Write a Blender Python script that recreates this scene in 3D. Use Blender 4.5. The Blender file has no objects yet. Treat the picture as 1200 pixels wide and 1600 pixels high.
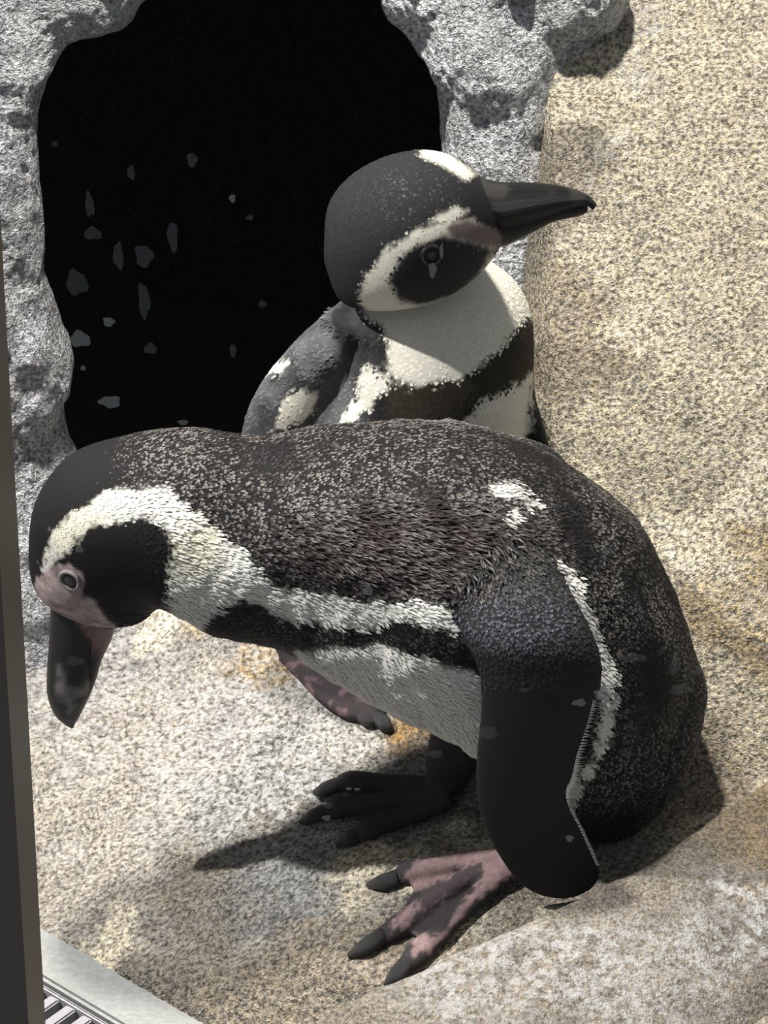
import bpy, math, random
import numpy as np
from mathutils import Vector, Matrix, kdtree
from mathutils.bvhtree import BVHTree

random.seed(4); rng = np.random.default_rng(4)
C = bpy.context.scene.collection
# ---------------------------------------------------------------- camera
TH = math.radians(32.0); FPX = 3000.0; DIST = 1.5
TGT = np.array([0, 0, .29]); FW = np.array([0, math.cos(TH), -math.sin(TH)]); UP = np.array([0, math.sin(TH), math.cos(TH)])
CAM = TGT - FW * DIST
cd = bpy.data.cameras.new('camera'); cam = bpy.data.objects.new('camera', cd); C.objects.link(cam)
cam.location = CAM; cam.rotation_euler = (math.pi / 2 - TH, 0, 0)
cd.sensor_fit = 'VERTICAL'; cd.sensor_height = 36; cd.lens = FPX / 1600 * 36; cd.clip_start = .02
bpy.context.scene.camera = cam
# ---------------------------------------------------------------- light and exposure
w = bpy.data.worlds.new('world'); bpy.context.scene.world = w; w.use_nodes = True
w.node_tree.nodes['Background'].inputs[0].default_value = (.86, .93, 1, 1)
w.node_tree.nodes['Background'].inputs[1].default_value = .23
def area(name, loc, tgt, size, power, col):
    l = bpy.data.lights.new(name, 'AREA'); l.shape = 'DISK'; l.size = size; l.energy = power; l.color = col
    o = bpy.data.objects.new(name, l); C.objects.link(o); o.location = loc
    o.rotation_euler = (Vector(tgt) - Vector(loc)).to_track_quat('-Z', 'Y').to_euler(); return o
def spot(name, loc, tgt, deg, blend, size, power, col):
    l = bpy.data.lights.new(name, 'SPOT'); l.spot_size = math.radians(deg); l.spot_blend = blend; l.shadow_soft_size = size; l.energy = power; l.color = col
    o = bpy.data.objects.new(name, l); C.objects.link(o); o.location = loc
    o.rotation_euler = (Vector(tgt) - Vector(loc)).to_track_quat('-Z', 'Y').to_euler(); return o
spot('key_lamp', (-1.42, -.06, 2.0), (-.15, .04, .10), 29, 1.0, .03, 380, (1, .975, .93))
area('fill_lamp', (-.25, .40, 2.45), (.0, .1, .1), .18, 92, (1, .95, .86))
vs = bpy.context.scene.view_settings
vs.view_transform = 'Standard'; vs.look = 'None'; vs.exposure = 0.0; vs.gamma = 1; vs.use_curve_mapping = False

# ---------------------------------------------------------------- helpers
def raydir(px, py): return FW + np.array([(px - 600) / FPX, 0, 0]) - UP * ((py - 800) / FPX)
def PY(px, py, Y): d = raydir(px, py); return CAM + d * ((Y - CAM[1]) / d[1])
def PZ(px, py, Z): d = raydir(px, py); return CAM + d * ((Z - CAM[2]) / d[2])
def proj(P):
    d = np.asarray(P) - CAM; z = d @ FW
    return np.stack([600 + FPX * d[..., 0] / z, 800 - FPX * (d @ UP) / z], -1)
def _h(ix, iy, iz):
    n = (ix * 374761393 + iy * 668265263 + iz * 2147483647 // 7) & 0xffffffff
    n = ((n ^ (n >> 13)) * 1274126177) & 0xffffffff
    return ((n ^ (n >> 16)) & 0xffff) / 65535.0
def vnoise(P, s):
    Q = np.asarray(P) * s + 1000.3; I = np.floor(Q).astype(np.int64); f = Q - I; f = f * f * (3 - 2 * f); r = 0
    for a in (0, 1):
        for b in (0, 1):
            for c in (0, 1):
                wgt = (f[..., 0] if a else 1 - f[..., 0]) * (f[..., 1] if b else 1 - f[..., 1]) * (f[..., 2] if c else 1 - f[..., 2])
                r = r + wgt * _h(I[..., 0] + a, I[..., 1] + b, I[..., 2] + c)
    return r - .5
def fbm(P, s, o=4, g=.5): return sum(vnoise(P, s * 2.03 ** i) * g ** i for i in range(o))
def sst(a, b, x): t = np.clip((x - a) / (b - a), 0, 1); return t * t * (3 - 2 * t)
def sdf(pts, poly):
    "signed distance in units of the 2-D coordinates, positive inside"
    poly = np.array(poly, float); a = poly; b = np.roll(poly, -1, 0)
    best = np.full(len(pts), 1e9); ins = np.zeros(len(pts), bool)
    for p, q in zip(a, b):
        e = q - p; w_ = pts - p; t = np.clip((w_ @ e) / (e @ e + 1e-12), 0, 1)
        best = np.minimum(best, np.hypot(*(w_ - t[:, None] * e).T))
        c = ((p[1] > pts[:, 1]) != (q[1] > pts[:, 1]))
        with np.errstate(divide='ignore', invalid='ignore'):
            xi = (q[0] - p[0]) * (pts[:, 1] - p[1]) / (q[1] - p[1] + 1e-12) + p[0]
        ins ^= c & (pts[:, 0] < xi)
    return np.where(ins, best, -best)
def mesh(name, V, F, mat=None, parent=None, smooth=True, col=None):
    me = bpy.data.meshes.new(name); me.from_pydata([tuple(map(float, v)) for v in V], [], F if isinstance(F, list) else F.tolist()); me.update()
    if smooth: me.polygons.foreach_set('use_smooth', [True] * len(me.polygons))
    o = bpy.data.objects.new(name, me); C.objects.link(o)
    if mat: me.materials.append(mat)
    if parent: o.parent = parent
    if col is not None: setcol(me, col)
    return o
def setcol(me, col):
    a = me.color_attributes.new('Col', 'FLOAT_COLOR', 'POINT')
    a.data.foreach_set('color', np.concatenate([col, np.ones((len(col), 1))], 1).astype(np.float32).ravel())
def empty(name, loc=(0, 0, 0)):
    o = bpy.data.objects.new(name, None); C.objects.link(o); o.location = loc; o.empty_display_size = .02; return o
def tag(o, label=None, cat=None, group=None, kind=None):
    for k, v in (('label', label), ('category', cat), ('group', group), ('kind', kind)):
        if v: o[k] = v
    return o
def crom(A, n):
    A = np.array(A, float); k = len(A); B = np.concatenate([[2 * A[0] - A[1]], A, [2 * A[-1] - A[-2]]]); out = []
    for t in np.linspace(0, k - 1, n):
        i = min(int(t), k - 2); u = t - i; p0, p1, p2, p3 = B[i:i + 4]
        out.append(.5 * (2 * p1 + (p2 - p0) * u + (2 * p0 - 5 * p1 + 4 * p2 - p3) * u * u + (3 * p1 - p0 - 3 * p2 + p3) * u ** 3))
    return np.array(out)
def ringloft(Cn, Nv, Wv, seg):
    "rings centre + cos*N + sin*W, closed caps; returns verts, faces, flow"
    a = np.linspace(0, 2 * math.pi, seg, endpoint=False); n = len(Cn)
    V = (Cn[:, None] + np.cos(a)[None, :, None] * Nv[:, None] + np.sin(a)[None, :, None] * Wv[:, None])
    fl = np.gradient(V, axis=0).reshape(-1, 3); V = V.reshape(-1, 3)
    F = [(i * seg + j, i * seg + (j + 1) % seg, (i + 1) * seg + (j + 1) % seg, (i + 1) * seg + j) for i in range(n - 1) for j in range(seg)]
    V = np.concatenate([V, [Cn[0]], [Cn[-1]]]); fl = np.concatenate([fl, [fl[0]], [fl[-3]]]); k = n * seg
    F += [(k, (j + 1) % seg, j) for j in range(seg)] + [(k + 1, (n - 1) * seg + j, (n - 1) * seg + (j + 1) % seg) for j in range(seg)]
    fl /= np.linalg.norm(fl, axis=1)[:, None] + 1e-9
    return V, F, fl
def silhouette(st, n=60, seg=40, k=.92):
    "st: (Tx,Ty,Bx,By,Y[,k]) two outline pixels at depth Y -> a solid of round section with that outline"
    S = crom([list(s) + [k] if len(s) == 5 else s for s in st], n); Cn, Nv, Wv = [], [], []
    for tx, ty, bx, by, Y, kk in S:
        c = PY((tx + bx) / 2, (ty + by) / 2, Y); dep = (c - CAM) @ FW
        r = math.hypot(tx - bx, ty - by) / 2 / FPX * dep
        d = np.array([tx - bx, 0, -(ty - by) / math.cos(TH)]); d /= np.linalg.norm(d) + 1e-9
        Cn.append(c); Nv.append(d * r); Wv.append(np.array([0, 1, 0]) * r * kk)
    return ringloft(np.array(Cn), np.array(Nv), np.array(Wv), seg)
def blade(st, n=40, seg=28):
    "flat limb: (Lx,Ly,Rx,Ry,Y,t)"
    S = crom(st, n); Cn, Nv, Wv = [], [], []
    for lx, ly, rx, ry, Y, t in S:
        L = PY(lx, ly, Y); R = PY(rx, ry, Y); Cn.append((L + R) / 2); Nv.append((L - R) / 2); Wv.append(np.array([0, t, 0]))
    return ringloft(np.array(Cn), np.array(Nv), np.array(Wv), seg)
def tube(P, R, n=14, seg=12, flat=1.0):
    P = crom(P, n); R = np.interp(np.linspace(0, 1, n), np.linspace(0, 1, len(R)), R); T = np.gradient(P, axis=0); T /= np.linalg.norm(T, axis=1)[:, None]
    A = np.cross(T, [0, 0, 1.0]) + np.array([1e-5, 0, 0]); A /= np.linalg.norm(A, axis=1)[:, None]; B = np.cross(A, T)
    return ringloft(P, A * R[:, None], B * R[:, None] * flat, seg)
def merge(parts):
    V, F, fl, pid, o = [], [], [], [], 0
    for i, (v, f, l) in parts:
        V.append(v); fl.append(l); pid += [i] * len(v); F += [tuple(x + o for x in q) for q in f]; o += len(v)
    return np.concatenate(V), F, np.concatenate(fl), np.array(pid)

# ---------------------------------------------------------------- materials
class NT:
    def __init__(s, name):
        s.m = bpy.data.materials.new(name); s.m.use_nodes = True; s.t = s.m.node_tree; s.b = s.t.nodes['Principled BSDF']
    def n(s, typ, **kw):
        x = s.t.nodes.new('ShaderNode' + typ)
        for k, v in kw.items():
            if k in x.inputs: s.put(x.inputs[k], v)
            else: setattr(x, k, v)
        return x
    def put(s, sock, v):
        if isinstance(v, bpy.types.NodeSocket): s.t.links.new(v, sock)
        else:
            if isinstance(v, tuple) and len(v) == 3 and sock.type == 'RGBA': v = v + (1,)
            sock.default_value = v
    def math(s, op, a, b=0.0):
        x = s.t.nodes.new('ShaderNodeMath'); x.operation = op; s.put(x.inputs[0], a); s.put(x.inputs[1], b); return x.outputs[0]
    def mix(s, f, a, b, bt='MIX'):
        x = s.t.nodes.new('ShaderNodeMix'); x.data_type = 'RGBA'; x.blend_type = bt; s.put(x.inputs['Factor'], f)
        s.put([i for i in x.inputs if i.name == 'A' and i.type == 'RGBA'][0], a); s.put([i for i in x.inputs if i.name == 'B' and i.type == 'RGBA'][0], b)
        return [i for i in x.outputs if i.type == 'RGBA'][0]
    def noise(s, sc, det=3, vec=None, rough=.6):
        x = s.n('TexNoise', Scale=sc, Detail=det, Roughness=rough)
        if vec is not None: s.put(x.inputs['Vector'], vec)
        return x.outputs['Fac']
    def rng(s, v, a, b, c=0.0, d=1.0):
        x = s.n('MapRange'); s.put(x.inputs[0], v)
        for i, k in enumerate((a, b, c, d)): x.inputs[i + 1].default_value = k
        return x.outputs[0]
    def pos(s, scale=None):
        g = s.n('NewGeometry').outputs['Position']
        if scale: 
            m = s.n('Mapping'); s.put(m.inputs['Vector'], g); m.inputs['Scale'].default_value = scale; return m.outputs[0]
        return g
    def attr(s, nm='Col'): x = s.n('Attribute', attribute_name=nm); return x
    def out(s, col, rough=.8, spec=.3, bump=None, dist=.001, st=1.0):
        s.put(s.b.inputs['Base Color'], col); s.put(s.b.inputs['Roughness'], rough); s.b.inputs['Specular IOR Level'].default_value = spec
        if bump is not None:
            b = s.n('Bump', Height=bump, Distance=dist, Strength=st); s.put(s.b.inputs['Normal'], b.outputs[0])
        return s.m
def rock_mat(name, grain=1.35, contrast=.85, rough=.75, bump=.0035, spec=.3, wormy=.5, fl=1.0, stretch=None):
    t = NT(name); p = t.pos(stretch); base = t.attr().outputs['Color']
    n1 = t.noise(230 * grain, 3, p, .65); n2 = t.noise(480 * grain, 2, p); n3 = t.noise(38, 4, p); 
    v = t.n('TexVoronoi', Scale=330 * grain); t.put(v.inputs['Vector'], p)
    k = t.rng(n1, .36, .64, 1 - .62 * contrast, 1 + .62 * contrast); k2 = t.rng(n3, .3, .7, .80, 1.18)
    c = t.mix(1.0, base, t.n('CombineColor', Red=k, Green=k, Blue=k).outputs[0], 'MULTIPLY'); c = t.mix(1.0, c, t.n('CombineColor', Red=k2, Green=k2, Blue=k2).outputs[0], 'MULTIPLY')
    hsv = t.n('HueSaturation', Color=c); t.put(hsv.inputs['Saturation'], t.rng(v.outputs['Color'], .0, 1.0, .5, 1.25)); t.put(hsv.inputs['Value'], t.rng(v.outputs['Color'], 0, 1, .78, 1.25)); c = hsv.outputs[0]
    pale = t.math('MULTIPLY', t.rng(n2, .60, .70), .55 * fl); c = t.mix(pale, c, (.66, .64, .58))
    dark = t.math('MULTIPLY', t.rng(t.noise(150 * grain, 2, p), .64, .72), .6); c = t.mix(dark, c, (.05, .042, .034))
    # lime-white crust where the white attribute says so
    wh = t.attr('white').outputs['Fac']; ws = t.math('MULTIPLY', wh, t.rng(t.noise(120, 5, p, .75), .44, .58)); c = t.mix(ws, c, (.56, .565, .58))
    h = t.math('ADD', t.math('MULTIPLY', n1, .8), t.math('MULTIPLY', n3, .9)); h = t.math('ADD', h, t.math('MULTIPLY', n2, .35))
    return t.out(c, t.rng(n2, .35, .65, rough - .15, rough + .15), spec, h, bump)
M_floor = rock_mat('rockwork_sand', grain=1.05, contrast=1.15, bump=.0055, fl=.75); M_grey = rock_mat('rockwork_grey', grain=1.0, contrast=1.05, rough=.42, bump=.011, spec=.6, fl=.6)
M_slab = rock_mat('rockwork_front', fl=.6)
def attr_mat(name, rough, spec, nscale=600, amt=.35, bump=.0006, emph=1):
    t = NT(name); n = t.noise(nscale, 3); k = t.rng(n, .3, .7, 1 - amt, 1 + amt)
    c = t.mix(1.0, t.attr().outputs['Color'], t.n('CombineColor', Red=k, Green=k, Blue=k).outputs[0], 'MULTIPLY'); return t.out(c, rough, spec, n, bump)
M_skin = attr_mat('bird_skin', .66, .13); M_feather = attr_mat('feather', .62, .11, 300, .25, .0002)
def plain(name, col, rough=.5, spec=.4, metal=0, ns=200, amt=.15, bump=.0004):
    t = NT(name); n = t.noise(ns, 3); k = t.rng(n, .3, .7, 1 - amt, 1 + amt)
    c = t.mix(1.0, col, t.n('CombineColor', Red=k, Green=k, Blue=k).outputs[0], 'MULTIPLY'); t.b.inputs['Metallic'].default_value = metal; return t.out(c, rough, spec, n, bump)
M_eye = plain('eye_dark', (.010, .008, .010), .08, .6); M_ring = plain('eyelid', (.22, .19, .20), .5)
M_claw = plain('claw', (.018, .018, .02), .35, .5); M_white = plain('fringe_white', (.8, .8, .78), .6)
M_curb = plain('channel_kerb', (.27, .28, .275), .4, .4, 0, 60, .12, .001); M_grate = plain('grate_plastic', (.35, .34, .37), .5, .4, 0, 90, .3, .001)
M_post = plain('bronze_post', (.13, .11, .095), .45, .4, .3, 400, .08, .0001); M_dark = plain('drain_dark', (.01, .01, .01), .9)

# ---------------------------------------------------------------- ground
K0 = PZ(35, 1440, -.10); K1 = PZ(310, 1600, -.10); KD = (K1 - K0)[:2]; KD /= np.linalg.norm(KD); KN = np.array([KD[1], -KD[0]])   # towards the camera / channel
def ground(x, y):
    x = np.asarray(x, float); y = np.asarray(y, float)
    z = .30 * np.minimum(x - .1, 0) ; z = np.where(z < -.15, -.15, z)
    z = z + .25 * np.maximum(y, 0) * (1 - sst(.02, .16, x))
    sl = sst(.075, .165, x)
    z = z + sl * (.90 * np.maximum(y + .0, 0) + .10 * np.maximum(x - .1, 0))
    P = np.stack([x, y, 0 * x], -1)
    z = z + .018 * fbm(P, 5, 3) + .006 * fbm(P, 28, 3)
    z = z + .03 * np.exp(-((x - .21) ** 2 + (y - .02) ** 2) / .055 ** 2) * fbm(P, 55, 3)
    d = (x - K0[0]) * KN[0] + (y - K0[1]) * KN[1]
    z = np.where(d > -.06, np.minimum(z, -.10 + np.maximum(-d, 0) * .9), z)
    z = z - .35 * sst(.43, .6, y) * (1 - sst(.10, .16, x))                     # the den floor falls away inside
    return np.where(d > 0.0, -.17, z)
def G(px, py, up=0.0):
    d = raydir(px, py); ts = np.linspace(.8, 3.2, 1500); P = CAM + d * ts[:, None]; b = P[:, 2] < ground(P[:, 0], P[:, 1]) + up
    return P[np.argmax(b)] if b.any() else P[-1]
def attribute(me, name, val):
    a = me.attributes.new(name, 'FLOAT', 'POINT'); a.data.foreach_set('value', val.astype(np.float32))
def blobs(P, base, items):
    "albedo zones of the rock: soft blobs about world points"
    col = np.tile(np.array(base, float), (len(P), 1)); 
    for px, py, rx, c in items:
        q = G(px, py); d = np.linalg.norm((P - q)[:, :2], axis=1) / (rx / 2000); d = d + 1.6 * fbm(P, 14, 4)
        m = sst(1.15, .6, d)[:, None]; col = col * (1 - m) + np.array(c) * m
    return col
def whites(P, items, fn=None):
    m = np.zeros(len(P))
    for px, py, rx, s in items:
        q = fn(px, py) if fn else G(px, py); d = np.linalg.norm(P - q, axis=1) / (rx / 2000) + 1.3 * fbm(P, 18, 4); m = np.maximum(m, s * sst(1.3, .35, d))
    return m
step = .0045; xs = np.arange(-.62, .86, step); ys = np.arange(-.52, 1.15, step); X, Yg = np.meshgrid(xs, ys)
V = np.stack([X, Yg, ground(X, Yg)], -1).reshape(-1, 3); nx, ny = len(xs), len(ys)
idx = np.arange(nx * ny).reshape(ny, nx); Fg = np.stack([idx[:-1, :-1], idx[:-1, 1:], idx[1:, 1:], idx[1:, :-1]], -1).reshape(-1, 4)
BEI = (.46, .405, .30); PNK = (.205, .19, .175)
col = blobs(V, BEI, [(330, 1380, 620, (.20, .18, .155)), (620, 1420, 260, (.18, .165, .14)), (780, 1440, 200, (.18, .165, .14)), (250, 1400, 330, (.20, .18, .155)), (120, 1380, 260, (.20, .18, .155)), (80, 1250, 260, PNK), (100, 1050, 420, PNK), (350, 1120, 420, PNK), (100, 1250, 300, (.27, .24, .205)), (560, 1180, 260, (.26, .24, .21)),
    (450, 1400, 260, (.17, .165, .155)), (250, 1500, 200, (.17, .145, .115)), (600, 1480, 200, (.2, .17, .13)), (400, 1560, 160, (.19, .16, .12)), (780, 1480, 200, (.2, .165, .125)),
    (1000, 1240, 130, (.20, .165, .12)), (1100, 1150, 110, (.23, .19, .14)), (900, 1350, 150, (.21, .18, .145)), (630, 1130, 60, (.20, .12, .04)), (430, 1015, 70, (.22, .15, .07)), (300, 955, 60, (.32, .25, .15)),
    (1180, 1010, 110, (.32, .25, .15)), (850, 330, 150, (.25, .215, .165)), (880, 480, 130, (.30, .25, .18)), (1000, 60, 80, (.34, .29, .22))])
mden = (sst(.40, .46, V[:, 1]) * (1 - sst(.09, .13, V[:, 0])) * sst(-.36, -.3, V[:, 0]))[:, None]; col = col * (1 - mden) + .012 * mden  # den floor near-black: the dark inside is painted into its colour
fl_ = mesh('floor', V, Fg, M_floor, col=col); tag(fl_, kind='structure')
attribute(fl_.data, 'white', .52 * whites(V, [(150, 1080, 330, .75), (420, 1130, 260, .8), (300, 1180, 200, .7), (260, 1450, 70, .9), (470, 1370, 130, .5), (240, 1290, 80, .6), (985, 120, 45, .8), (1010, 30, 40, .8), (950, 230, 40, .8), (930, 290, 40, .7), (1180, 950, 60, .5), (560, 1200, 80, .6)]))

# ---------------------------------------------------------------- cave wall
WY = .40
cont = [(300, -60), (225, 0), (188, 48), (112, 68), (80, 120), (64, 165), (66, 230), (70, 320), (72, 400), (88, 480), (110, 550), (108, 600), (98, 640), (112, 700), (160, 790), (260, 830), (400, 850), (540, 840),
        (660, 780), (715, 680), (715, 560), (705, 420), (692, 300), (690, 235), (680, 150), (655, 100), (628, 60), (600, 25), (592, 0), (575, -60), (500, -120), (400, -120)]
LEAN = .38
def PL(px, py):
    "point on the leaning plane of the arch face"
    d = raydir(px, py); t = (WY + LEAN * (CAM[2] - .1) - CAM[1]) / (d[1] - LEAN * d[2]); return CAM + d * t
cw = np.array([PL(x, y) for x, y in cont]); n = 360
cw = crom(np.concatenate([cw, cw[:1]]), n + 1)[:-1]; cen = PL(390, 350)
prof = [(.10, .75), (.14, .5), (.12, .30), (.085, .16), (.05, .09), (.022, .055), (.004, .034), (0, .016), (.006, -.003), (.018, -.014), (.032, -.02), (.05, -.024), (.08, -.026), (.13, -.024), (.2, -.018), (.3, -.005), (.42, .0), (.6, .0), (.85, .0)]
pr = crom(prof, 150); rad = cw - cen; L = np.linalg.norm(rad, axis=1)[:, None]; ud = rad / L
V = np.stack([cw + ud * d + np.array([0, y, 0]) for d, y in pr], 0)       # rings x angle
V = V.reshape(-1, 3); dd = np.repeat(pr[:, 0], n)
x1 = PL(925, 100)[0]
V[:, 1] += np.maximum(V[:, 0] - x1, 0) * 1.4 * (np.arange(len(dd)) // n > 50)
V[:, 1] -= .035 * np.exp(-((V[:, 0] - PL(780, 100)[0]) / .06) ** 2) * (dd > .004)
V[:, 1] += np.clip(-.22 - V[:, 0], 0, 1) * -.25
V[:, 1] += 0                    # the face leans back a little
A = .03 * fbm(V, 7, 3) + .016 * fbm(V, 30, 4, .6)
Bn = .009 * fbm(V + 7, 20, 3, .5)
V[:, 1] += A; V[:, 0] += Bn * 1.0; V[:, 2] += .007 * fbm(V + 3, 22, 3)
F = [(i * n + j, i * n + (j + 1) % n, (i + 1) * n + (j + 1) % n, (i + 1) * n + j) for i in range(149) for j in range(n)]
kk = len(V); V = np.concatenate([V, [cen + np.array([0, .85, 0])]]); F += [(kk, (j + 1) % n, j) for j in range(n)]
g0 = np.tile(np.array([.55, .565, .60]), (len(V), 1)) * (1 + .5 * fbm(V, 9, 4))[:, None]
g0 *= (.72 + .28 * sst(-.24, -.05, V[:, 0] + .05 * fbm(V, 8, 2)))[:, None]; wr = PL(900, 250); m = sst(.10, .02, np.linalg.norm(V - wr, axis=1) + .06 * fbm(V, 20, 3))[:, None]; g0 = g0 * (1 - m) + np.array([.34, .30, .24]) * m  # wall colour darkened towards the left to offset the key spot
den = np.concatenate([np.arange(len(dd)) // n < 47, [True]]); ins = sst(.03, .06, V[:, 1] - WY - LEAN * (V[:, 2] - .1)) * den; g0 = g0 * (1 - ins[:, None]) + np.array([.012, .012, .013]) * ins[:, None]   # deep shade of the den put into the lining colour
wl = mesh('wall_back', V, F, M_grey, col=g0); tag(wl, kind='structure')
attribute(wl.data, 'white', .55 * (1 - ins) * sst(-.1, .25, fbm(V, 11, 4)))

def boulder(name, c, rr, label, seed, colr=(.48, .49, .51)):
    import bmesh
    bm = bmesh.new(); bmesh.ops.create_icosphere(bm, subdivisions=6, radius=1); V = np.array([v.co[:] for v in bm.verts]); F = [tuple(v.index for v in f.verts) for f in bm.faces]; bm.free()
    V = V * (1 + .35 * fbm(V + seed, 1.3, 3) + .05 * fbm(V + seed, 7, 4))[:, None] * np.array(rr) + c
    o = mesh(name, V, F, M_grey, col=np.tile(np.array(colr), (len(V), 1)) * (1 + .4 * fbm(V, 14, 3))[:, None]); attribute(o.data, 'white', np.full(len(V), .3)); return tag(o, label, 'rock')
boulder('boulder', PY(893, -5, .555), (.050, .05, .046), 'small grey boulder wedged beside the den arch at the top of the picture', 3)
boulder('boulder', PY(806, -24, .53), (.016, .025, .020), 'dark knob of rock at the top edge between the arch pillar and the grey boulder', 9, (.2, .2, .19))

# ---------------------------------------------------------------- front rock ledge
ed = crom([(330, 1665), (480, 1602), (560, 1560), (650, 1520), (750, 1480), (850, 1436), (940, 1390), (1020, 1342), (1100, 1290), (1200, 1232), (1330, 1150)], 260)
E = np.array([PZ(x, y, .035 + .03 * (x - 600) / 600) for x, y in ed])
pf = crom([(.10, -.13), (.05, -.075), (.022, -.03), (.008, -.008), (0, -.001), (-.012, .0), (-.04, -.004), (-.09, -.014), (-.16, -.035), (-.25, -.07), (-.36, -.14), (-.42, -.24)], 120)
V = np.stack([E + np.array([0.25 * a * 0, a, b]) for a, b in pf], 0).reshape(-1, 3); n = len(E)
V[:, 2] += .012 * fbm(V, 8, 3) + .004 * fbm(V, 40, 3); V[:, 1] += .006 * fbm(V + 5, 25, 3)
F = [(i * n + j, i * n + j + 1, (i + 1) * n + j + 1, (i + 1) * n + j) for i in range(119) for j in range(n - 1)]
SL = lambda x, y: PZ(x, y, .035)
col = np.tile(np.array((.18, .155, .125)), (len(V), 1)) * (1 + .3 * fbm(V, 10, 3))[:, None]
q = SL(1190, 1290); m = sst(.09, .03, np.linalg.norm((V - q)[:, :2], axis=1) + .05 * fbm(V, 15, 3))[:, None]; col = col * (1 - m) + np.array([.22, .165, .10]) * m
fl2 = mesh('rock_ledge', V, F, M_slab, col=col); tag(fl2, 'broad rounded rock ledge streaked with white crust across the lower right corner', 'rock')
attribute(fl2.data, 'white', .62 * whites(V, [(1010, 1500, 130, .8), (900, 1540, 140, .9), (1080, 1470, 90, .85), (760, 1560, 130, .75), (1180, 1420, 60, 1.0), (1130, 1405, 40, 1.0), (1000, 1570, 150, .8), (1120, 1260, 50, .8), (1060, 1290, 40, .7), (1190, 1460, 50, 1)], SL))

# ---------------------------------------------------------------- penguins
def poly_mask(px, poly, soft=4, ns=None):
    d = sdf(px, poly)
    return sst(-soft, soft, d + (ns if ns is not None else 0))
def remesh(name, parts, voxel, smooth=3):
    V, F, fl, pid = merge(parts); o = mesh(name, V, F)
    r = o.modifiers.new('r', 'REMESH'); r.mode = 'VOXEL'; r.voxel_size = voxel
    s = o.modifiers.new('s', 'SMOOTH'); s.iterations = smooth; s.factor = .5
    dg = bpy.context.evaluated_depsgraph_get(); me = bpy.data.meshes.new_from_object(o.evaluated_get(dg)); bpy.data.objects.remove(o)
    o = bpy.data.objects.new(name, me); C.objects.link(o); me.polygons.foreach_set('use_smooth', [True] * len(me.polygons))
    kd = kdtree.KDTree(len(V))
    for i, v in enumerate(V): kd.insert(v, i)
    kd.balance(); n = len(me.vertices); P = np.empty(n * 3); me.vertices.foreach_get('co', P); P = P.reshape(-1, 3)
    N = np.empty(n * 3); me.vertices.foreach_get('normal', N); N = N.reshape(-1, 3)
    ix = np.array([kd.find(p)[1] for p in P]); return o, P, N, fl[ix], pid[ix]
def feathers(name, P, N, fl, col, tip, Ls, Ws, lift, mat, parent, jit=.25):
    n = len(P); T = fl - (fl * N).sum(1)[:, None] * N; T /= np.linalg.norm(T, axis=1)[:, None] + 1e-9; S = np.cross(N, T)
    a = rng.normal(0, jit, n)[:, None]; T2 = T * np.cos(a) + S * np.sin(a); S2 = np.cross(N, T2)
    L = (Ls * rng.uniform(.8, 1.25, n))[:, None]; W = (Ws * rng.uniform(.8, 1.2, n))[:, None]; H = (lift * rng.uniform(.3, 1.5, n))[:, None]
    P0 = P + S * rng.normal(0, .0009, n)[:, None] - N * .0006
    b = P0; m = P0 + T2 * L * .55 + N * H * .8; l = m + S2 * W * .5 - N * H * .25; r = m - S2 * W * .5 - N * H * .25; t = P0 + T2 * L + N * H
    V = np.stack([b, l, m, r, t], 1).reshape(-1, 3); o = np.arange(n)[:, None] * 5
    F = np.concatenate([o + [0, 2, 1], o + [0, 3, 2], o + [1, 2, 4], o + [2, 3, 4]], 0)
    cc = np.stack([col, (col + tip) / 2, col * .8 + tip * .2, (col + tip) / 2, tip], 1).reshape(-1, 3)
    me = bpy.data.meshes.new(name); me.vertices.add(len(V)); me.vertices.foreach_set('co', V.ravel()); me.loops.add(len(F) * 3); me.loops.foreach_set('vertex_index', F.astype(np.int32).ravel())
    me.polygons.add(len(F)); me.polygons.foreach_set('loop_start', np.arange(0, len(F) * 3, 3, dtype=np.int32)); me.update(calc_edges=True)
    setcol(me, cc); me.materials.append(mat); ob = bpy.data.objects.new(name, me); C.objects.link(ob); ob.parent = parent; ob['kind'] = 'stuff'; return ob
DK = np.array([.008, .0073, .0078]); WT = np.array([.62, .61, .57]); GT = np.array([.125, .115, .110])
def lerp(a, b, m): return a * (1 - m[:, None]) + np.asarray(b) * m[:, None]
def build_at(o, loc):
    "put the empty at the base and keep the children in world place"
    for c in o.children: c.matrix_parent_inverse = Matrix.Translation(o.location).inverted()

# ---- bending penguin in front
base = G(720, 1300); pen = empty('penguin', base)
tag(pen, 'penguin bending forward in front with its beak pointing down at the rock', 'penguin')
body_st = [(70, 934, 158, 966, -.005, .6), (52, 903, 194, 968, -.005, .74), (47, 845, 230, 962, -.005, .80), (58, 775, 256, 944, -.004, .82), (104, 712, 280, 946, 0, .84), (182, 681, 308, 968, 0, .86), (265, 667, 348, 995, 0, .88),
    (350, 671, 400, 1010, 0, .9), (440, 667, 465, 1030, 0, .9), (540, 658, 548, 1082, 0, .92), (640, 656, 640, 1132, 0, .94), (740, 663, 712, 1166, 0, .95), (838, 692, 760, 1205, 0, .95), (925, 740, 795, 1238, 0, .95),
    (998, 806, 820, 1262, 0, .95), (1052, 900, 838, 1282, 0, .93), (1086, 1000, 852, 1296, 0, .9), (1101, 1075, 872, 1304, .0, .85), (1085, 1145, 892, 1308, .0, .8), (1040, 1210, 915, 1312, 0, .7), (985, 1258, 940, 1318, 0, .6), (955, 1290, 938, 1318, 0, .5)]
bodyL = silhouette(body_st, 110, 64)
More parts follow.
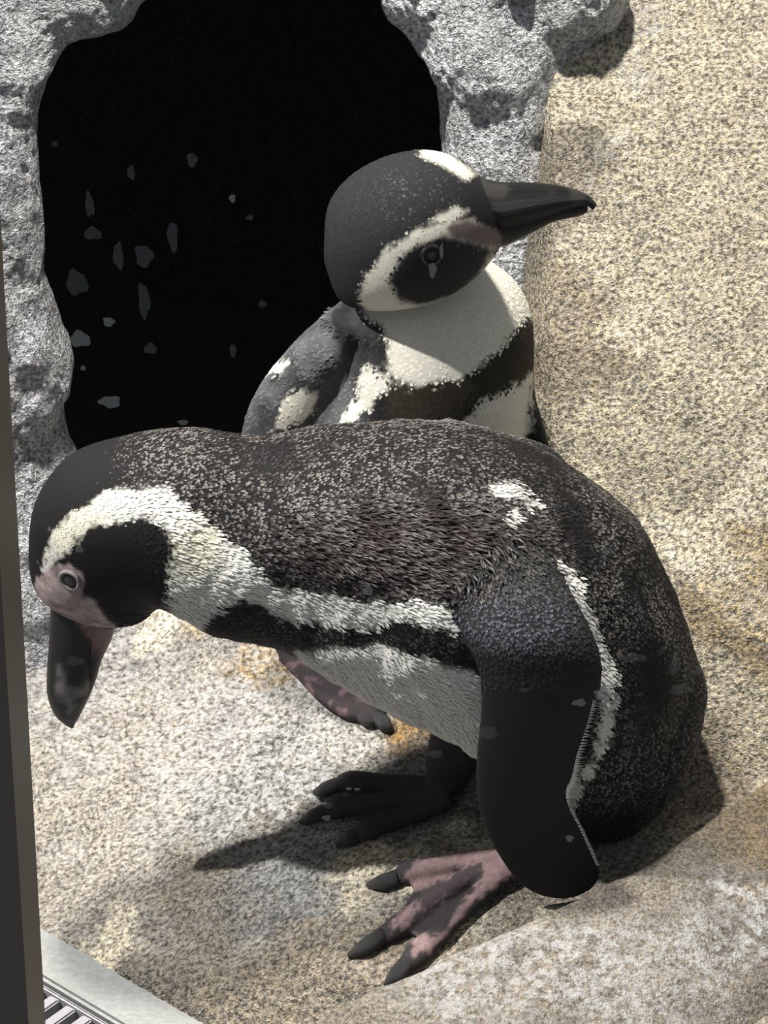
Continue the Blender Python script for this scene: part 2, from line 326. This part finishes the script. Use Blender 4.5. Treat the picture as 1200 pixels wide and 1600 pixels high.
flip_st = [(705, 830, 800, 815, -.055, .02), (702, 905, 860, 880, -.086, .026), (722, 985, 912, 962, -.116, .024), (748, 1050, 940, 1035, -.132, .015), (750, 1120, 930, 1105, -.138, .011), (743, 1190, 906, 1180, -.140, .009),
    (747, 1260, 891, 1238, -.140, .008), (772, 1325, 908, 1290, -.138, .007), (808, 1376, 930, 1338, -.136, .006), (842, 1398, 938, 1368, -.135, .005), (880, 1404, 925, 1388, -.135, .004)]
fN = blade(flip_st, 60, 36); fF = (fN[0] * np.array([1, -1, 1]), [f[::-1] for f in fN[1]], fN[2] * np.array([1, -1, 1]))
def footparts(toes, ankle, web, r0=.0098):
    out = []
    for t in toes:
        P = [G(x, y, h) for x, y, h in t]; out.append((3, tube(P, [r0 * 1.1, r0, r0 * .85, r0 * 1.15, r0 * .7], 20, 12, .8)))
    out.append((3, tube(*ankle)))
    for wq in web:                                                 # webbing: a thin thick-edged sheet between toes
        c = np.array([G(x, y, .0045) for x, y in wq]); V = np.concatenate([c + [0, 0, .0022], c - [0, 0, .0028]]); k = len(c)
        F = [tuple(range(k))[::-1], tuple(range(k, 2 * k))] + [(i, (i + 1) % k, k + (i + 1) % k, k + i) for i in range(k)]
        e = c[-1] - c[0]; out.append((4, (V, F, np.tile(e / np.linalg.norm(e), (2 * k, 1)))))
    return out
hN = G(800, 1345, .012)
nearfoot = footparts([[(800, 1342, .012), (740, 1345, .009), (690, 1352, .008), (640, 1362, .008), (618, 1374, .006)],
                      [(798, 1348, .012), (735, 1368, .010), (680, 1404, .009), (622, 1448, .009), (592, 1466, .006)],
                      [(800, 1352, .012), (752, 1395, .010), (705, 1440, .009), (652, 1490, .009), (632, 1512, .006)]],
    ([hN + [.03, .02, .09], hN + [.02, .012, .05], hN + [.008, .004, .012], hN], [.03, .022, .014, .012], 16, 16), [[(800, 1338), (700, 1342), (640, 1360), (645, 1395), (610, 1445), (690, 1420)], [(800, 1345), (690, 1400), (620, 1452), (650, 1462), (648, 1490), (700, 1450), (770, 1390)]])
hF = G(700, 1238, .012)
farfoot = footparts([[(705, 1232, .012), (650, 1226, .01), (600, 1222, .009), (548, 1220, .010), (525, 1226, .006)], [(705, 1240, .012), (640, 1246, .01), (590, 1252, .009), (530, 1262, .009), (505, 1270, .006)], [(705, 1246, .012), (660, 1266, .01), (620, 1280, .009), (575, 1296, .009), (555, 1305, .006)]],
    ([PY(745, 1090, .03), PY(722, 1150, .03), PY(702, 1200, .025), hF], [.034, .028, .022, .014], 16, 16), [[(705, 1230), (600, 1222), (545, 1222), (560, 1240), (520, 1265), (600, 1256)], [(705, 1240), (600, 1254), (520, 1266), (555, 1275), (570, 1300), (650, 1272)]])
tail = blade([(960, 1200, 1060, 1150, .0, .03), (925, 1255, 1040, 1225, .0, .025), (905, 1290, 1000, 1275, .0, .014), (900, 1305, 940, 1312, .0, .008)], 20, 20)
bo, P, N, fl, pid = remesh('body', [(0, bodyL), (1, fN), (1, fF), (0, tail)] + nearfoot + farfoot, .0021, 5)
wr_ = sst(230, 380, proj(P)[:, 0]) * (pid == 0)                            # loose skin folds of the bent neck and back
fold = .0065 * fbm(P * [1.0, .55, .8], 24, 3) - .0045 * np.exp(-((P[:, 0] + .105 - .12 * (P[:, 2] - .3)) / .024) ** 2) * sst(.26, .34, P[:, 2])
P = P + N * (fold * wr_)[:, None]; bo.data.vertices.foreach_set('co', P.ravel()); bo.data.update(); N = np.empty(len(P) * 3); bo.data.vertices.foreach_get('normal', N); N = N.reshape(-1, 3)
bo.parent = pen; bo.data.materials.append(M_skin)
Pm = P.copy(); Pm[:, 1] = -np.abs(Pm[:, 1]); px = proj(np.where((pid[:, None] >= 3), P, Pm))
fr = fbm(P, 240, 2) * 26; fr2 = fbm(P, 60, 3) * 30
band = [(66, 898), (66, 878), (84, 836), (110, 806), (140, 785), (168, 768), (205, 762), (250, 766), (285, 790), (315, 815), (345, 845), (378, 868), (402, 898), (432, 920), (470, 926), (520, 930), (560, 940), (600, 945), (645, 937), (690, 950), (725, 985),
        (700, 985), (650, 972), (610, 968), (560, 985), (520, 975), (480, 972), (440, 968), (405, 945), (372, 938), (345, 945), (322, 965), (300, 985), (262, 960), (258, 935), (262, 895), (270, 855), (250, 818), (225, 806), (185, 816), (150, 822), (120, 840), (104, 864), (86, 880), (76, 896)]
white = poly_mask(px, band, 5, fr * .6)
flank = [(798, 908), (815, 880), (835, 870), (872, 880), (900, 905), (918, 955), (938, 1010), (958, 1060), (955, 1110), (938, 1170), (912, 1225), (908, 1215), (928, 1165), (938, 1110), (932, 1065), (920, 1005), (905, 965), (868, 925), (830, 918)]
white = np.maximum(white, poly_mask(px, flank, 6, fr * .8))
belly = [(400, 1030), (455, 1020), (520, 1016), (570, 1012), (620, 1012), (680, 1035), (770, 1062), (840, 1100), (900, 1230), (880, 1330), (700, 1200), (560, 1120)]
bel = poly_mask(px, belly, 5, fr2 * .5 + fr * .3) * (np.abs(pid - 0) < 1); white = np.maximum(white, bel)
spot = np.maximum(poly_mask(px, [(758, 762), (790, 748), (812, 765), (838, 790), (820, 796), (795, 778)], 5, fr), poly_mask(px, [(778, 812), (792, 800), (805, 810), (795, 822)], 4, fr))
white = np.maximum(white, spot * .7 * (P[:, 1] < 0)) * (pid == 0)
col = np.tile(DK, (len(P), 1)); col = lerp(col, WT, white)
yel = sst(70, 10, np.hypot(px[:, 0] - 300, (px[:, 1] - 855) * .8)) * white + .5 * sst(90, 20, np.hypot(px[:, 0] - 120, px[:, 1] - 820)) * white; col = lerp(col, (.60, .56, .30), np.clip(yel, 0, 1) * .7)
brown = sst(1.1, .3, np.hypot((px[:, 0] - 660) / 240, (px[:, 1] - 860) / 80)) * (1 - white); col = lerp(col, (.032, .021, .019), brown)
pink = [(55, 905), (72, 892), (90, 884), (108, 882), (128, 895), (132, 912), (128, 930), (148, 940), (160, 958), (182, 982), (180, 1010), (60, 1010), (54, 940)]
pk = poly_mask(px, pink, 3, fr * .2) * (pid == 0); pkc = np.array([.33, .265, .262]) * (1 + .9 * fbm(P, 170, 3))[:, None]; col = col * (1 - pk[:, None]) + pkc * pk[:, None]
# flipper skin and feet
col = np.where((pid == 1)[:, None], np.array([.017, .0175, .0185]), col)
foot = pid >= 3; toe = np.array([.035, .031, .034]); col = np.where(foot[:, None], toe, col)
for q in ([(690, 1330), (770, 1308), (800, 1330), (812, 1372), (745, 1362), (660, 1432), (610, 1458), (618, 1430), (690, 1380), (640, 1396), (632, 1370), (648, 1346)], [(690, 1462), (760, 1362), (800, 1366), (738, 1412), (668, 1490), (640, 1492), (648, 1460)]):
    m = poly_mask(px, q, 5, fr * .6) * foot; col = lerp(col, (.25, .172, .175), m * (.75 + .25 * sst(-.2, .2, fbm(P, 300, 2))))
for q in ([(655, 1400), (735, 1348), (760, 1352), (690, 1405), (650, 1440)],):
    m = poly_mask(px, q, 4, fr * .8) * foot; col = lerp(col, (.06, .045, .05), m)
setcol(bo.data, np.clip(col, .004, 1))
# plumage
key = ((pid == 0) | ((pid == 1) & (px[:, 1] < 935))) & (pk < .4) & (rng.random(len(P)) < .95); I = np.where(key)[0]
cb = col[I]; wv = white[I]; pxi = px[I]
hd = sst(250, 130, pxi[:, 0]) * sst(1000, 900, pxi[:, 1])          # short plumage on the head
tip = lerp(np.tile(GT, (len(I), 1)), (.76, .76, .73), wv)
tv = rng.uniform(.1, 1.0, len(I)) ** 2.4 * np.clip(1.05 + 2.6 * fbm(P[I], 26, 3), .1, 3); neck = sst(1.15, .5, np.hypot((pxi[:, 0] - 330) / 190, (pxi[:, 1] - 740) / 110))
back = sst(1.15, .3, np.hypot((pxi[:, 0] - 650) / 300, (pxi[:, 1] - 790) / 150)); amt = np.clip((.5 + .5 * sst(820, 950, pxi[:, 0]) + 1.4 * neck + 1.2 * back) * tv * 2.0, 0, 2.2)
dark_tip = cb * 1.0 + (tip - cb) * amt[:, None]; head_dark = (poly_mask(pxi, [(100, 870), (150, 822), (225, 808), (262, 850), (262, 948), (178, 985), (130, 930)], 4))
dark_tip = cb + (dark_tip - cb) * (1 - .85 * np.maximum(head_dark, hd * .5))[:, None]
tipc = dark_tip * (1 - wv[:, None]) + tip * wv[:, None]
# shaded belly plumage is finer; ruffled back longer
ruf = sst(1.1, .4, np.hypot((pxi[:, 0] - 640) / 260, (pxi[:, 1] - 855) / 90)); Ls = .0046 - .0015 * hd + .0055 * ruf + .003 * wv * (1 - hd); Ws = .0028 - .0007 * hd - .0011 * ruf - .0006 * wv
lift = .0009 + .0022 * ruf - .0005 * hd + .0006 * wv
feathers('plumage', P[I], N[I], fl[I], cb, np.clip(tipc, 0, .95), Ls, Ws, lift, M_feather, pen, .22)
# blue-grey scale feathers on the shoulder
I = np.where((pid == 1) & (px[:, 1] < 1075) & (px[:, 1] > 880) & (rng.random(len(P)) < .75))[0]; pxi = px[I]; mm = sst(1.1, .3, np.hypot((pxi[:, 0] - 810) / 130, (pxi[:, 1] - 960) / 75))
rowp = (np.sin(pxi[:, 0] * .30 + pxi[:, 1] * .75) * .5 + .5) * (np.sin(pxi[:, 0] * .75 - pxi[:, 1] * .22) * .5 + .5)
tc = lerp(np.tile(np.array([.03, .03, .033]), (len(I), 1)), (.17, .19, .25), np.clip(mm * (.2 + rowp * 1.2) * rng.uniform(.5, 1.2, len(I)), 0, 1))
feathers('shoulder_scale', P[I], N[I], fl[I], col[I], tc, np.full(len(I), .0042), np.full(len(I), .003), np.full(len(I), .0009), M_feather, pen, .12)
bvh = BVHTree.FromPolygons([tuple(v) for v in P], [tuple(p.vertices) for p in bo.data.polygons])
def hit(px_, py_, b=None):
    h = (b or bvh).ray_cast(Vector(CAM), Vector(raydir(px_, py_)).normalized()); return np.array(h[0]), np.array(h[1])
def uvs(c, r, nrm=(0, -1, 0), sq=1.0, seg=20, rings=12):
    nrm = np.array(nrm) / np.linalg.norm(nrm); a = np.cross(nrm, [0, 0, 1.0]); a /= np.linalg.norm(a); b = np.cross(nrm, a); ph = np.linspace(.02, math.pi - .02, rings)
    return ringloft(c + np.outer(np.cos(ph), nrm) * r * sq, np.outer(np.sin(ph), a) * r, np.outer(np.sin(ph), b) * r, seg)
def torus(c, nrm, R, r, seg=28, s2=10):
    nrm = nrm / np.linalg.norm(nrm); a = np.cross(nrm, [0, 0, 1.0]); a /= np.linalg.norm(a); b = np.cross(nrm, a); V = []
    for i in range(seg):
        t = i / seg * 2 * math.pi; d = a * math.cos(t) + b * math.sin(t)
        for j in range(s2): u = j / s2 * 2 * math.pi; V.append(c + d * (R + r * math.cos(u)) + nrm * r * math.sin(u))
    return np.array(V), [(i * s2 + j, ((i + 1) % seg) * s2 + j, ((i + 1) % seg) * s2 + (j + 1) % s2, i * s2 + (j + 1) % s2) for i in range(seg) for j in range(s2)]
def eye(c, nrm, r, parent, ringmat=M_ring):
    v, f, _ = uvs(c - nrm * r * .55, r, nrm); e = mesh('eye', v, f, M_eye, parent); v, f = torus(c + nrm * r * .1, nrm, r * 1.0, r * .24); mesh('eyelid', v, f, ringmat, e)
h, nr = hit(110, 906); nr = nr / np.linalg.norm(nr); eye(h, nr, .0080, pen); eye(h * [1, -1, 1], nr * [1, -1, 1], .0080, pen)
def loft_obj(name, st, mat, parent, k=.5, n=30, seg=24, colf=None):
    v, f, _ = silhouette(st, n, seg, k); return mesh(name, v, f, mat, parent, col=None if colf is None else colf(v))
M_beak = attr_mat('beak_horn', .36, .35, 140, .3, .0012)
def bc(v):
    p = proj(v); c = np.tile(np.array([.014, .0135, .0145]), (len(v), 1)); nn = fbm(v, 150, 3) * 14
    c = lerp(c, (.26, .24, .24), poly_mask(p, [(90, 1040), (100, 1062), (108, 1085), (116, 1078), (140, 1066), (142, 1078), (118, 1090), (108, 1125), (102, 1095), (88, 1075)], 5, nn) * .8)
    return lerp(c, (.33, .22, .22), poly_mask(p, [(112, 940), (182, 940), (180, 985), (165, 1015), (152, 1035), (146, 1000), (128, 978)], 4, nn))
loft_obj('upper_beak', [(80, 930, 160, 950, -.005), (79, 960, 156, 985, -.005), (77, 1000, 150, 1020, -.005), (74, 1045, 146, 1060, -.005), (74, 1082, 138, 1090, -.005), (84, 1112, 126, 1116, -.005, ), (100, 1130, 118, 1130, -.005), (110, 1137, 115, 1137, -.005)], M_beak, pen, .74, 50, 28, bc)
loft_obj('lower_beak', [(140, 950, 182, 975, -.005), (138, 985, 174, 1000, -.005), (132, 1020, 159, 1032, -.005), (128, 1055, 150, 1062, -.005), (120, 1090, 137, 1094, -.005), (114, 1110, 124, 1112, -.005)], M_beak, pen, 1.1, 30, 20, lambda v: lerp(np.tile(np.array([.03, .028, .03]), (len(v), 1)), (.34, .22, .22), sst(1035, 1000, proj(v)[:, 1])))
for a, b in (((622, 1372), (576, 1383)), ((598, 1462), (546, 1494)), ((636, 1506), (604, 1540)), ((528, 1226), (492, 1238)), ((508, 1268), (470, 1284)), ((558, 1304), (528, 1320))):
    p0 = G(*a, .007); p1 = G((a[0] + b[0]) / 2, (a[1] + b[1]) / 2, .009); p2 = G(*b, .0015); v, f, _ = tube([p0, p1, p2], [.0072, .0068, .0030], 10, 10); mesh('claw', v, f, M_claw, pen)
# white fringe down the trailing edge of the near flipper
te = crom([(927, 1095, -.139), (918, 1130, -.140), (905, 1180, -.141), (897, 1215, -.141), (888, 1236, -.141), (893, 1262, -.141), (908, 1292, -.139), (922, 1322, -.137), (935, 1352, -.136)], 90); Vf, Ff = [], []
for i, (x, y, Y) in enumerate(te):
    p = PY(x, y, Y - .003); L_ = (.0040 if i < 50 else .0012) * random.uniform(.6, 1.3); w_ = .0009 if i < 50 else .0006; k = len(Vf)
    d = np.array([.9, -.25, .25 + random.uniform(-.3, .3)]); d /= np.linalg.norm(d); s = np.array([0, 0, w_]); Vf += [p - s - d * .002, p + s - d * .002, p + d * L_, p + np.array([0, .0015, 0])]; Ff += [(k, k + 1, k + 2), (k, k + 2, k + 3), (k + 1, k + 3, k + 2), (k, k + 3, k + 1)]
fr_ = mesh('flipper_fringe', Vf, Ff, M_white, pen, False); fr_['kind'] = 'stuff'; fr_['label'] = 'white feather fringe on the trailing edge'
build_at(pen, base)

# ---- upright penguin behind
base2 = G(600, 1050); pn2 = empty('penguin', base2)
tag(pn2, 'penguin standing upright behind at the den mouth with its head turned to the right', 'penguin')
YB = .25
tor = silhouette([(560, 1000, 620, 1000, YB, .8), (500, 960, 690, 965, YB, .85), (445, 890, 765, 895, YB, .9), (410, 800, 815, 805, YB, .9), (400, 720, 826, 720, YB, .9), (412, 650, 830, 650, YB, .9), (432, 592, 833, 580, YB, .88), (468, 540, 834, 528, YB, .85),
    (512, 498, 828, 484, YB, .82), (556, 462, 806, 446, YB, .8), (600, 430, 768, 414, YB, .8), (620, 400, 735, 390, YB, .8)], 90, 60)
tor = (tor[0], tor[1], -tor[2])
YH = .205
head = silhouette([(506, 385, 508, 415, YH + .02, .9), (512, 320, 534, 470, YH + .02, .9), (545, 275, 580, 486, YH + .01, .92), (600, 245, 648, 482, YH, .92), (662, 235, 702, 466, YH, .9), (712, 248, 748, 436, YH, .85), (748, 276, 776, 402, YH, .8), (772, 300, 790, 376, YH, .7)], 60, 44)
head = (head[0], head[1], -head[2])
fl1 = blade([(512, 492, 565, 510, 0.220, .025), (460, 538, 548, 560, 0.205, .03), (408, 600, 530, 630, 0.200, .028), (381, 660, 505, 690, 0.200, .022), (374, 740, 480, 765, 0.205, .014), (380, 820, 455, 835, 0.210, .009), (400, 880, 435, 888, 0.215, .005)], 50, 30)
fl2_ = blade([(800, 560, 832, 570, 0.240, .02), (812, 620, 838, 625, 0.230, .018), (818, 680, 856, 690, 0.225, .014), (822, 750, 868, 760, 0.225, .010), (832, 820, 868, 825, 0.230, .007), (845, 860, 860, 862, 0.230, .004)], 40, 24)
h2 = G(448, 1022, .012)
rf = footparts([[(448, 1022, .012), (475, 1050, .011), (505, 1085, .010), (545, 1108, .009), (570, 1120, .006)], [(455, 1020, .012), (490, 1046, .011), (530, 1075, .010), (575, 1108, .009), (592, 1122, .006)], [(462, 1018, .012), (510, 1040, .011), (555, 1062, .010), (600, 1085, .009), (622, 1095, .006)]],
    ([h2 + [.045, .04, .10], h2 + [.02, .03, .05], h2 + [.004, .008, .014], h2], [.03, .022, .014, .012], 16, 16), [[(448, 1018), (500, 1082), (560, 1116), (552, 1095), (590, 1118), (530, 1072)], [(460, 1016), (530, 1074), (592, 1118), (585, 1092), (615, 1092), (540, 1052)]])
h3 = G(700, 1000, .012)
rg = footparts([[(700, 1000, .012), (705, 1025, .011), (700, 1050, .010), (690, 1075, .007)], [(706, 1000, .012), (722, 1025, .011), (730, 1050, .010), (735, 1072, .007)], [(710, 1000, .012), (740, 1018, .011), (760, 1035, .010), (775, 1050, .007)]],
    ([h3 + [-.02, .02, .09], h3 + [-.01, .012, .05], h3 + [0, .004, .012], h3], [.03, .022, .014, .012], 16, 16), [[(700, 1000), (690, 1070), (735, 1068), (775, 1046)]])
b2, P, N, fl, pid = remesh('body', [(0, tor), (2, head), (1, fl1), (1, fl2_)] + rf + rg, .0026, 5)
b2.parent = pn2; b2.data.materials.append(M_skin)
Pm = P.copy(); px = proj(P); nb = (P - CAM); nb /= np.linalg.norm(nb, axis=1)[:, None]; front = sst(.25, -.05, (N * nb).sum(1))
fr = fbm(P, 200, 2) * 16; isH = pid == 2
throat = [(690, 344), (640, 366), (602, 392), (576, 428), (563, 465), (572, 492), (598, 512), (608, 545), (606, 575), (616, 594), (660, 602), (720, 588), (765, 560), (800, 520), (832, 486), (860, 440), (765, 395), (790, 370), (740, 345)]
patch = [(606, 440), (618, 415), (645, 385), (690, 370), (740, 376), (768, 392), (752, 430), (712, 462), (660, 479), (625, 470)]
wm = poly_mask(px, throat, 6, fr * .7); wm = wm * (1 - poly_mask(px, patch, 6, fr * .4) * isH)
for q in ([(668, 348), (712, 324), (732, 330), (705, 350)], [(655, 225), (700, 238), (745, 272), (730, 282), (690, 258), (662, 244)]): wm = np.maximum(wm, poly_mask(px, q, 5, fr * .3))
nape = poly_mask(px, [(540, 480), (566, 500), (585, 520), (598, 545), (592, 562), (572, 560), (550, 530)], 5, fr * .5); wm = wm * (1 - nape)
for q in ([(412, 582), (430, 562), (448, 566), (436, 580)], [(425, 672), (448, 622), (470, 606), (498, 620), (490, 638), (455, 668)], [(530, 672), (545, 632), (562, 622), (558, 590), (575, 566), (608, 596), (602, 612), (580, 622), (575, 640), (556, 652)], [(715, 700), (730, 655), (760, 625), (800, 604), (832, 582), (828, 660), (812, 720)]):
    wm = np.maximum(wm, poly_mask(px, q, 5, fr * .9))
wm = np.maximum(wm, poly_mask(px, [(620, 760), (720, 690), (812, 690), (790, 900), (640, 980), (560, 900)], 8, fr)) * (pid != 3) * (pid != 4)
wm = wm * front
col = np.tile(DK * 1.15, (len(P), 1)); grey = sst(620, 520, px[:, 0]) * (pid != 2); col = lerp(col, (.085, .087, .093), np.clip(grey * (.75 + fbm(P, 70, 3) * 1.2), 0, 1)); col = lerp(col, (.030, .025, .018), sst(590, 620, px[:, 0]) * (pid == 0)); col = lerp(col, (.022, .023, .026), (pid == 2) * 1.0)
col = lerp(col, (.82, .79, .69), wm)
pk = poly_mask(px, [(700, 354), (728, 344), (760, 352), (800, 370), (790, 390), (740, 380), (705, 370)], 5, fr * .4) * isH; col = lerp(col, (.22, .165, .155), pk)
foot = pid >= 3; col = np.where(foot[:, None], np.array([.04, .032, .035]), col)
m = foot * sst(.1, .35, fbm(P, 90, 3)); col = lerp(col, (.14, .09, .10), m)
setcol(b2.data, np.clip(col, .004, 1))
I = np.where(((pid == 0) | (pid == 2) | (pid == 1)) & (pk < .4) & (rng.random(len(P)) < .6))[0]; cb = col[I]; wv = wm[I]; pxi = px[I]
crown = sst(1.1, .3, np.hypot((pxi[:, 0] - 670) / 80, (pxi[:, 1] - 310) / 60)) * (pid[I] == 2)
tip = cb * 1.2 + .004 + np.array([.13, .12, .12]) * (crown * rng.uniform(0, 1, len(I)) ** 2)[:, None]; tip = tip * (1 - wv[:, None]) + cb * 1.06 * wv[:, None]
hd = (pid[I] == 2) * 1.0
feathers('plumage', P[I], N[I], fl[I], cb, np.clip(tip, 0, .9), .0065 - .0015 * hd, .0046 - .001 * hd, .0006 + 0 * hd, M_feather, pn2, .12)
bvh2 = BVHTree.FromPolygons([tuple(v) for v in P], [tuple(p.vertices) for p in b2.data.polygons])
h, nr = hit(674, 398, bvh2); eye(h, nr / np.linalg.norm(nr), .0078, pn2, M_eye)
loft_obj('upper_beak', [(745, 275, 762, 366, YH), (775, 283, 785, 364, YH), (810, 284, 820, 354, YH), (850, 286, 858, 340, YH), (890, 293, 895, 328, YH), (918, 304, 915, 322, YH), (932, 318, 926, 328, YH)], M_beak, pn2, .8, 40, 24, lambda v: lerp(np.tile(np.array([.008, .008, .009]), (len(v), 1)), (.05, .047, .045), sst(.1, .3, fbm(v, 60, 2))))
loft_obj('lower_beak', [(745, 345, 765, 390, YH), (782, 342, 795, 382, YH), (820, 338, 828, 366, YH), (860, 328, 865, 347, YH), (900, 322, 903, 338, YH), (918, 322, 918, 332, YH)], M_beak, pn2, 1.0, 30, 20, lambda v: lerp(np.tile(np.array([.05, .045, .045]), (len(v), 1)), (.16, .11, .10), sst(800, 770, proj(v)[:, 0])))
for a, b in (((566, 1118), (588, 1132)), ((590, 1120), (612, 1142)), ((620, 1094), (642, 1108)), ((690, 1075), (686, 1092)), ((735, 1072), (740, 1090)), ((775, 1050), (790, 1062))):
    p0 = G(*a, .007); p1 = G((a[0] + b[0]) / 2, (a[1] + b[1]) / 2, .009); p2 = G(*b, .0015); v, f, _ = tube([p0, p1, p2], [.0072, .0068, .0030], 10, 10); mesh('claw', v, f, M_claw, pn2)
build_at(pn2, base2)

# ---------------------------------------------------------------- drain channel
def slab(name, quad, z0, z1, mat, parent=None, bev=.0015):
    import bmesh
    bm = bmesh.new(); lo = [bm.verts.new((x, y, z0)) for x, y in quad]; hi = [bm.verts.new((x, y, z1)) for x, y in quad]
    bm.faces.new(hi); bm.faces.new(lo[::-1]); k = len(quad)
    for i in range(k): bm.faces.new((lo[i], lo[(i + 1) % k], hi[(i + 1) % k], hi[i]))
    bmesh.ops.recalc_face_normals(bm, faces=bm.faces); bmesh.ops.bevel(bm, geom=bm.edges[:], offset=bev, segments=2, affect='EDGES')
    me = bpy.data.meshes.new(name); bm.to_mesh(me); bm.free(); me.materials.append(mat); o = bpy.data.objects.new(name, me); C.objects.link(o); o.parent = parent; return o
zc = -.098; u = KD; nv = KN
def q2(s, d): return K0[:2] + u * s + nv * d
W1 = np.linalg.norm
kw = abs((PZ(40, 1512, zc)[:2] - K0[:2]) @ nv)
kb = slab('kerb', [q2(-.25, -.004), q2(.22, -.004), q2(.22, kw), q2(-.25, kw)], -.17, zc, M_curb, None, .003); tag(kb, 'pale grey smooth kerb strip between the rock and the drain grate', 'kerb')
gr = empty('drain_grate', (*q2(.05, kw + .05), zc - .02)); tag(gr, 'grey slotted drain grate in the bottom left corner beside the kerb', 'drain')
g0_ = kw + .002
slab('frame', [q2(-.25, g0_), q2(.42, g0_), q2(.42, g0_ + .003), q2(-.25, g0_ + .003)], zc - .04, zc - .004, M_grate, gr)
for i in range(34):
    s = -.2 + i * .0185; sk = -.012
    slab('slat', [q2(s, g0_ + .004), q2(s + .0105, g0_ + .004), q2(s + .0105 + sk, g0_ + .11), q2(s + sk, g0_ + .11)], zc - .03, zc - .005, M_grate, gr)
slab('channel_bed', [q2(-.25, g0_), q2(.42, g0_), q2(.42, g0_ + .2), q2(-.25, g0_ + .2)], zc - .075, zc - .065, M_dark, gr)
build_at(gr, 0)

# ---------------------------------------------------------------- viewing window
win = empty('window_1', (0, -.5, .3)); win['kind'] = 'structure'
a0 = PY(-2, 850, -.50); a1 = PY(46, 1620, -.50); dv = a1 - a0; pts = []
tp = a0 - dv * 1.2; bt = a1 + dv * .75
Vp = []
for c in (bt, tp):
    for ox, oy in ((0, 0), (0, .05), (-.06, .05), (-.06, 0), (-.012, -.004)): Vp.append(c + [ox, oy, 0])
mesh('post', Vp, [(0, 1, 6, 5), (1, 2, 7, 6), (2, 3, 8, 7), (3, 4, 9, 8), (4, 0, 5, 9), (4, 3, 2, 1, 0), (5, 6, 7, 8, 9)], M_post, win, False)
t = NT('window_glass'); tr = t.n('BsdfTransparent'); gl = t.n('BsdfGlossy'); gl.inputs['Roughness'].default_value = .02; mx = t.n('MixShader'); mx.inputs[0].default_value = .004
t.t.links.new(tr.outputs[0], mx.inputs[1]); t.t.links.new(gl.outputs[0], mx.inputs[2]); t.t.links.new(mx.outputs[0], t.t.nodes['Material Output'].inputs[0])
gx0, gx1, gz0, gz1 = tp[0] - .02, .34, .02, 1.15
mesh('glass_pane', [(gx0, -.478, gz0), (gx1, -.478, gz0), (gx1, -.478, gz1), (gx0, -.478, gz1), (gx0, -.470, gz0), (gx1, -.470, gz0), (gx1, -.470, gz1), (gx0, -.470, gz1)], [(3, 2, 1, 0), (4, 5, 6, 7), (0, 1, 5, 4), (1, 2, 6, 5), (2, 3, 7, 6), (3, 0, 4, 7)], t.m, win, False)
t = NT('dried_water'); t.b.inputs['Alpha'].default_value = .38; M_spot = t.out((.55, .56, .54), .6, .3)
t = NT('dried_water_faint'); t.b.inputs['Alpha'].default_value = .13; M_spot2 = t.out((.5, .52, .52), .6, .3)
spots = [(125, 530, 16, 12, 1), (120, 442, 17, 18, 0), (170, 503, 9, 7, 1), (172, 628, 17, 9, 1), (286, 660, 8, 4, 1), (124, 858, 6, 6, 1), (363, 310, 5, 6, 1), (364, 548, 5, 10, 0), (130, 575, 4, 4, 1), (575, 923, 8, 8, 1), (440, 590, 4, 4, 0), (118, 1033, 14, 8, 0),
    (205, 270, 6, 10, 0), (140, 320, 7, 18, 0), (185, 400, 8, 20, 0), (225, 400, 14, 16, 0), (225, 470, 9, 26, 0), (300, 250, 8, 10, 0), (145, 365, 14, 9, 0), (270, 370, 8, 22, 0), (235, 545, 10, 8, 0), (86, 225, 5, 4, 0), (410, 475, 6, 5, 0), (390, 340, 6, 4, 0),
    (945, 1085, 18, 8, 1), (1065, 1078, 20, 8, 0), (905, 1098, 11, 6, 1), (760, 1145, 18, 10, 0), (990, 1028, 20, 7, 0), (820, 1078, 8, 4, 0), (1095, 915, 9, 22, 0), (1100, 1050, 22, 5, 0), (1055, 1040, 8, 16, 0), (680, 1178, 12, 7, 0), (435, 1285, 8, 6, 1), (512, 1258, 9, 6, 0), (510, 1278, 7, 5, 1),
    (512, 1303, 7, 6, 0), (430, 1320, 6, 3, 1), (545, 1232, 5, 2.5, 1), (558, 1233, 5, 2.5, 1), (465, 1200, 10, 5, 0), (340, 1320, 5, 3, 1), (400, 1360, 12, 3, 1), (615, 1200, 6, 4, 0), (665, 965, 7, 4, 0), (930, 470, 9, 4, 0), (950, 860, 14, 8, 0), (1000, 765, 14, 10, 0), (770, 720, 22, 10, 0), (860, 300, 6, 10, 0),
    (470, 1085, 9, 3, 0), (890, 1310, 6, 6, 1), (380, 1355, 5, 3, 0), (660, 1310, 8, 3, 0), (475, 955, 6, 4, 0), (1010, 545, 12, 6, 0), (930, 655, 5, 3, 0), (690, 392, 3, 11, 1), (676, 422, 6, 11, 1), (690, 1040, 7, 4, 0), (640, 1090, 5, 4, 0), (560, 1045, 8, 3, 0), (1000, 1085, 5, 3, 0), (300, 1450, 5, 3, 1)]
random.seed(9)
for x, y, rx, ry, b in spots:
    c = PY(x, y, -.4695); sx = rx / FPX * ((c - CAM) @ FW); sz = ry / FPX * ((c - CAM) @ FW) / math.cos(TH); m = 18; ph = random.random() * 6
    rr = [1 + .13 * math.sin(3 * a + ph) + .1 * math.sin(5 * a + 2 * ph) for a in np.linspace(0, 2 * math.pi, m, endpoint=False)]
    ring = [(c[0] + sx * rr[i] * math.cos(i / m * 2 * math.pi), c[1], c[2] + sz * rr[i] * math.sin(i / m * 2 * math.pi)) for i in range(m)]
    mesh('water_spot', ring + [(c[0], c[1] + .0008, c[2])], [(i, (i + 1) % m, m) for i in range(m)], M_spot if b else M_spot2, win)
build_at(win, 0)
